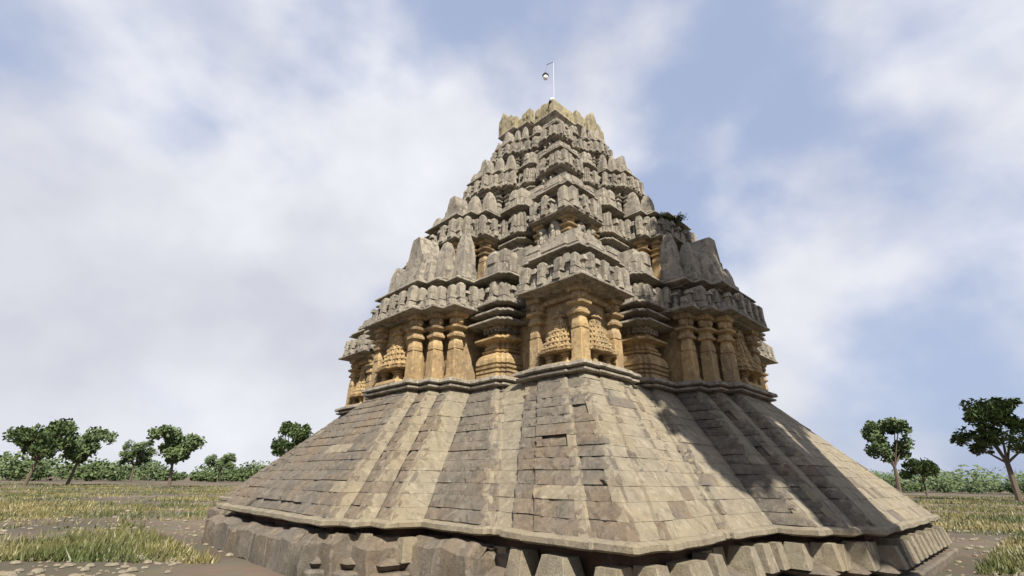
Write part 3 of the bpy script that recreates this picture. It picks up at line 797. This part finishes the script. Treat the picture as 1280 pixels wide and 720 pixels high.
LEAF = bpy.data.materials.new('leaves'); LEAF.use_nodes = True
_nt = LEAF.node_tree; _b = _nt.nodes['Principled BSDF']; _g = node(_nt, 'ShaderNodeNewGeometry'); _n = node(_nt, 'ShaderNodeTexNoise'); _n.inputs['Scale'].default_value = 0.7
_nt.links.new(_g.outputs['Position'], _n.inputs['Vector']); _r = node(_nt, 'ShaderNodeValToRGB')
_r.color_ramp.elements[0].position = 0.35; _r.color_ramp.elements[0].color = (0.035, 0.060, 0.018, 1); _r.color_ramp.elements[1].position = 0.65; _r.color_ramp.elements[1].color = (0.075, 0.11, 0.032, 1)
_nt.links.new(_n.outputs['Fac'], _r.inputs['Fac']); _nt.links.new(_r.outputs['Color'], _b.inputs['Base Color']); _b.inputs['Roughness'].default_value = 0.7
BARK = plain('bark', (0.10, 0.075, 0.055), 0.95)

def tree(loc, H, spread, seed, label, leaf=0.35, count=5000, group=None):
    r_ = random.Random(seed)
    root = bpy.data.objects.new('broadleaf_tree', None); COL.objects.link(root); root.location = loc
    tag(root, label, 'tree', group)
    tr = MB(); cl = []
    def limb(p, q, r0, r1, n=7):
        p, q = Vector(p), Vector(q); d = (q - p).normalized(); u = d.orthogonal().normalized(); w = d.cross(u)
        vs = []
        for c, rr in ((p, r0), (p.lerp(q, 0.5) + u * r_.uniform(-0.1, 0.1), (r0 + r1) / 2), (q, r1)):
            for i in range(n):
                a = 2 * math.pi * i / n; vs.append(tuple(c + (u * math.cos(a) + w * math.sin(a)) * rr))
        tr.add(vs, [(k * n + i, k * n + (i + 1) % n, (k + 1) * n + (i + 1) % n, (k + 1) * n + i) for k in range(2) for i in range(n)])
    fork = Vector((r_.uniform(-.3, .3), r_.uniform(-.3, .3), H * 0.34)); limb((0, 0, -0.2), fork, H * 0.028, H * 0.02)
    for i in range(9):
        a = i * 2.4 + r_.uniform(-.4, .4); rr = spread * r_.uniform(0.3, 0.72); z = H * r_.uniform(0.52, 0.86)
        q = Vector((math.cos(a) * rr, math.sin(a) * rr, z)); limb(fork, q, H * 0.012, H * 0.004)
        for j in range(4):
            c = q + Vector((r_.gauss(0, spread * 0.16), r_.gauss(0, spread * 0.16), r_.gauss(0, H * 0.06)))
            cl.append((c, spread * r_.uniform(0.16, 0.30)))
    tr.build('trunk', BARK, root, amp=0, dz=0)
    lf = MB()
    for _ in range(count):
        c, rad = r_.choice(cl)
        d = Vector((r_.gauss(0, 1), r_.gauss(0, 1), r_.gauss(0, 0.8))).normalized() * rad * (r_.random() ** 0.45)
        p = c + d; u = Vector((r_.gauss(0, 1), r_.gauss(0, 1), r_.gauss(0, 1))).normalized(); w = u.orthogonal().normalized(); l = leaf * r_.uniform(0.6, 1.3)
        lf.add([tuple(p - u * l), tuple(p + w * l * 0.5), tuple(p + u * l), tuple(p - w * l * 0.5)], [(0, 1, 2, 3)])
    lf.build('crown', LEAF, root, amp=0, smooth=False, dz=0)
    return root

def tuft(lx, ly, z, rad, hgt, n, seed, label):
    r_ = random.Random(seed); p0 = world(lx, ly)
    root = bpy.data.objects.new('wild_plant', None); COL.objects.link(root); root.location = (p0.x, p0.y, z + EYE)
    tag(root, label, 'plant')
    st = MB(); lf = MB()
    for i in range(9):
        a = r_.uniform(0, 6.28); tip = Vector((math.cos(a) * rad * 0.8, math.sin(a) * rad * 0.8, hgt * r_.uniform(0.4, 1.0)))
        tube(st, (0, 0, -0.15), tuple(tip), 0.006, 5)
        for j in range(n // 9):
            p = tip * r_.uniform(0.15, 1.05) + Vector((r_.gauss(0, rad * 0.2), r_.gauss(0, rad * 0.2), r_.gauss(0, hgt * 0.1)))
            u = Vector((r_.gauss(0, 1), r_.gauss(0, 1), r_.gauss(0, 1))).normalized(); w = u.orthogonal().normalized(); l = 0.05 * r_.uniform(0.6, 1.4)
            lf.add([tuple(p - u * l), tuple(p + w * l * 0.5), tuple(p + u * l), tuple(p - w * l * 0.5)], [(0, 1, 2, 3)])
    st.build('stem', BARK, root, amp=0, dz=0); lf.build('foliage', LEAF, root, amp=0, smooth=False, dz=0)
tuft(-0.45, -5.75, 8.40, 0.55, 0.36, 2600, 3, 'dark green low bush growing on the broken roof of the right side')
tuft(0.45, -5.6, 8.40, 0.35, 0.26, 900, 4, 'small green weed right of the larger bush on the broken roof')

def tree_belt():
    r_ = random.Random(21); lf = MB()
    for i in range(420):
        a = R(r_.uniform(18, 62)) * r_.choice((-1, 1)); dd = r_.uniform(150, 230); h = r_.choice((r_.uniform(2, 4), r_.uniform(4, 6.5)))
        cx, cy = math.sin(a) * dd, math.cos(a) * dd; w_ = h * r_.uniform(0.5, 0.9)
        for _ in range(220):
            q = Vector((r_.gauss(0, 1), r_.gauss(0, 1), r_.gauss(0, 1))).normalized() * (r_.random() ** 0.33)
            p = Vector((cx + q.x * w_, cy + q.y * w_, h * 0.5 + q.z * h * 0.5))
            u = Vector((r_.gauss(0, 1), r_.gauss(0, 1), r_.gauss(0, 1))).normalized(); v = u.orthogonal().normalized(); l = r_.uniform(0.2, 0.5)
            lf.add([tuple(p - u * l), tuple(p + v * l * 0.7), tuple(p + u * l), tuple(p - v * l * 0.7)], [(0, 1, 2, 3)])
    o = lf.build('shrub_belt', LEAF, None, amp=0, smooth=False, dz=0)
    tag(o, 'distant belt of low green scrub along the horizon', 'scrub', None, 'stuff')
tree_belt()
SHADE = True
def pebbles():
    r_ = random.Random(15); pm = MB()
    for _ in range(5000):
        y = 9 + 45 * r_.random() ** 1.7; x = r_.uniform(6, y * 1.3 + 4) * r_.choice((-1, 1)); q = r_.uniform(0.015, 0.05) * r_.choice((1, 1, 1, 2.2))
        ball(pm, (x, y, q * 0.2), (q * r_.uniform(0.8, 1.5), q, q * 0.6), nu=6, nv=4)
    o = pm.build('gravel', SMOOTH_LIT, None, amp=0, dz=0); tag(o, 'loose pebbles lying on the bare earth round the tower', 'gravel', None, 'stuff')
pebbles()
# ------------------------------------------------------------------ sky, sun, camera
ALPHA = 30; ELEV = 47     # degrees of the sun from the normal of the right side, and above the horizon
la = math.radians(ALPHA)
d = Vector((-math.sin(la), -math.cos(la), 0))
c, s_ = math.cos(ROT), math.sin(ROT)
sd = Vector((c * d.x - s_ * d.y, s_ * d.x + c * d.y, 0)) * math.cos(R(ELEV)) + Vector((0, 0, math.sin(R(ELEV))))
kinds = [tree((0, 0, 0), 9.5, 4.2, 31, 'tree', leaf=0.30, count=4200), tree((0, 0, 0), 13.0, 4.6, 32, 'tree', leaf=0.34, count=5200), tree((0, 0, 0), 7.0, 3.6, 33, 'tree', leaf=0.28, count=3600)]
r_ = random.Random(77); used = set()
for side in (-1, 1):
    for i in range(9):
        k = r_.choice((0, 0, 1, 2)); src = kinds[k]
        o = src if k not in used else copy_tree(src, None)
        used.add(k)
        a = R(24 + i * 4.1 + r_.uniform(-1.6, 1.6)) * side; dd = r_.uniform(85, 150)
        o.location = (math.sin(a) * dd, math.cos(a) * dd, 0); o.rotation_euler = (0, 0, r_.uniform(0, 6.28)); q = r_.uniform(0.85, 1.2); o.scale = (q, q, q)
        tag(o, 'broadleaf tree in the distant row left of the tower' if side < 0 else 'broadleaf tree in the distant row right of the tower', 'tree', 'distant trees left of the tower' if side < 0 else 'distant trees right of the tower')
for k, o in enumerate(kinds):
    if k not in used:
        for ch in list(o.children): bpy.data.objects.remove(ch)
        bpy.data.objects.remove(o)

def grass():
    r_ = random.Random(91); gm = MB(); n = 0
    GR = bpy.data.materials.new('dry_grass'); GR.use_nodes = True; g2 = GR.node_tree; b2 = g2.nodes['Principled BSDF']
    gg = node(g2, 'ShaderNodeNewGeometry'); nn = node(g2, 'ShaderNodeTexNoise'); nn.inputs['Scale'].default_value = 0.25; rr = node(g2, 'ShaderNodeValToRGB')
    g2.links.new(gg.outputs['Position'], nn.inputs['Vector']); g2.links.new(nn.outputs['Fac'], rr.inputs['Fac']); g2.links.new(rr.outputs['Color'], b2.inputs['Base Color'])
    rr.color_ramp.elements[0].position = 0.4; rr.color_ramp.elements[0].color = (0.06, 0.08, 0.02, 1); rr.color_ramp.elements[1].position = 0.6; rr.color_ramp.elements[1].color = (0.20, 0.17, 0.07, 1)
    while n < 60000:
        y = 11 + 75 * r_.random() ** 1.6; x = r_.uniform(6, y * 1.25 + 4) * r_.choice((-1, 1))
        p = Vector((x, y, 0)); l = p - Vector((AX[0], AX[1], 0))
        if l.length < 16.5 and max(abs(l.x * math.cos(ROT) + l.y * math.sin(ROT)), abs(-l.x * math.sin(ROT) + l.y * math.cos(ROT))) < 11.2: continue
        if noise.noise(p * 0.16) + noise.noise(p * 0.9) * 0.5 + r_.gauss(0, 0.28) < 0.05: continue
        n += 1; hgt = r_.uniform(0.04, 0.12) * r_.choice((1, 1, 1.5, 2.4))
        for _ in range(3):
            a = r_.uniform(0, 6.28); w = 0.012 + y * 0.0006; dx, dy = math.cos(a) * w, math.sin(a) * w; bx, by = r_.gauss(0, 0.06), r_.gauss(0, 0.06)
            gm.add([(x + bx - dx, y + by - dy, -0.01), (x + bx + dx, y + by + dy, -0.01), (x + bx + r_.gauss(0, 0.06), y + by + r_.gauss(0, 0.06), hgt)], [(0, 1, 2)])
    o = gm.build('grass', GR, None, amp=0, smooth=False, dz=0); tag(o, 'sparse dry grass growing on the earth round the tower', 'grass', None, 'stuff')
grass()
if SHADE:                                     # unseen tree added beside the camera to shade the right-hand recess
    q = world(-0.2, -6.2); q.z = 3.4 + EYE; D = 13.0 / math.cos(R(ELEV)); cc = q + sd * D
    tree((cc.x, cc.y, 0), cc.z / 0.72, 4.3, 11, 'unseen tall leafy tree added to shade the right-hand recess', leaf=0.30, count=9000)
sun = bpy.data.lights.new('sun', 'SUN'); sun.energy = 5.0; sun.angle = R(0.55); sun.color = (1.0, 0.93, 0.80)
so = bpy.data.objects.new('sun', sun); COL.objects.link(so); so.rotation_euler = sd.to_track_quat('Z', 'Y').to_euler(); so.location = (0, 0, 60)

W = bpy.data.worlds.new('World'); S.world = W; W.use_nodes = True; nt = W.node_tree; L = nt.links
bg = nt.nodes['Background']; bg.inputs['Strength'].default_value = 0.0585
sky = node(nt, 'ShaderNodeTexSky', sky_type='NISHITA', sun_disc=False, sun_elevation=R(ELEV), sun_rotation=math.atan2(sd.x, sd.y))
sky.dust_density = 2.0; sky.air_density = 1.0
tc = node(nt, 'ShaderNodeTexCoord')
mp = node(nt, 'ShaderNodeMapping'); mp.inputs['Scale'].default_value = (1.0, 1.0, 1.25); mp.inputs['Location'].default_value = (4.4, 8.8, 2.7)
L.new(tc.outputs['Generated'], mp.inputs['Vector'])
n1 = node(nt, 'ShaderNodeTexNoise'); n1.inputs['Scale'].default_value = 2.0; n1.inputs['Detail'].default_value = 9; n1.inputs['Roughness'].default_value = 0.47; n1.inputs['Distortion'].default_value = 0.0
L.new(mp.outputs[0], n1.inputs['Vector'])
mr = node(nt, 'ShaderNodeMapRange', interpolation_type='SMOOTHSTEP'); mr.inputs['From Min'].default_value = 0.40; mr.inputs['From Max'].default_value = 0.58
L.new(n1.outputs['Fac'], mr.inputs['Value'])
n2 = node(nt, 'ShaderNodeTexNoise'); n2.inputs['Scale'].default_value = 3.1; n2.inputs['Detail'].default_value = 6; L.new(mp.outputs[0], n2.inputs['Vector'])
cr = node(nt, 'ShaderNodeValToRGB'); cr.color_ramp.elements[0].position = 0.3; cr.color_ramp.elements[0].color = (6.0, 6.15, 6.9, 1); cr.color_ramp.elements[1].position = 0.7; cr.color_ramp.elements[1].color = (8.6, 8.7, 9.2, 1)
L.new(n2.outputs['Fac'], cr.inputs['Fac'])
mx = node(nt, 'ShaderNodeMix', data_type='RGBA'); A = [q for q in mx.inputs if q.type == 'RGBA']
veil = node(nt, 'ShaderNodeMix', data_type='RGBA'); V = [q for q in veil.inputs if q.type == 'RGBA']; veil.inputs['Factor'].default_value = 0.75
L.new(sky.outputs[0], V[0]); V[1].default_value = (4.6, 5.4, 7.6, 1)
L.new(mr.outputs[0], mx.inputs['Factor']); L.new([q for q in veil.outputs if q.type == 'RGBA'][0], A[0]); L.new(cr.outputs['Color'], A[1])
L.new([q for q in mx.outputs if q.type == 'RGBA'][0], bg.inputs['Color'])

cam = bpy.data.cameras.new('camera'); co = bpy.data.objects.new('camera', cam); COL.objects.link(co); S.camera = co
F_PX, PITCH, ROLL = 594.2, R(21.953), R(0.808)
cam.sensor_fit = 'HORIZONTAL'; cam.sensor_width = 36.0; cam.lens = 36.0 * F_PX / 1280.0; cam.clip_start = 0.1; cam.clip_end = 12000
Fv = Vector((0, math.cos(PITCH), math.sin(PITCH))); Uv = Vector((0, -math.sin(PITCH), math.cos(PITCH))); Rv = Vector((1, 0, 0))
R2 = Rv * math.cos(ROLL) + Uv * math.sin(ROLL); U2 = -Rv * math.sin(ROLL) + Uv * math.cos(ROLL)
co.matrix_world = Matrix(((R2.x, U2.x, -Fv.x, 0), (R2.y, U2.y, -Fv.y, 0), (R2.z, U2.z, -Fv.z, EYE), (0, 0, 0, 1)))
S.view_settings.view_transform = 'Standard'; S.view_settings.look = 'None'; S.view_settings.exposure = 0.88; S.view_settings.gamma = 1.0
S.view_settings.use_curve_mapping = False
S.cycles.max_bounces = 6; S.cycles.diffuse_bounces = 3
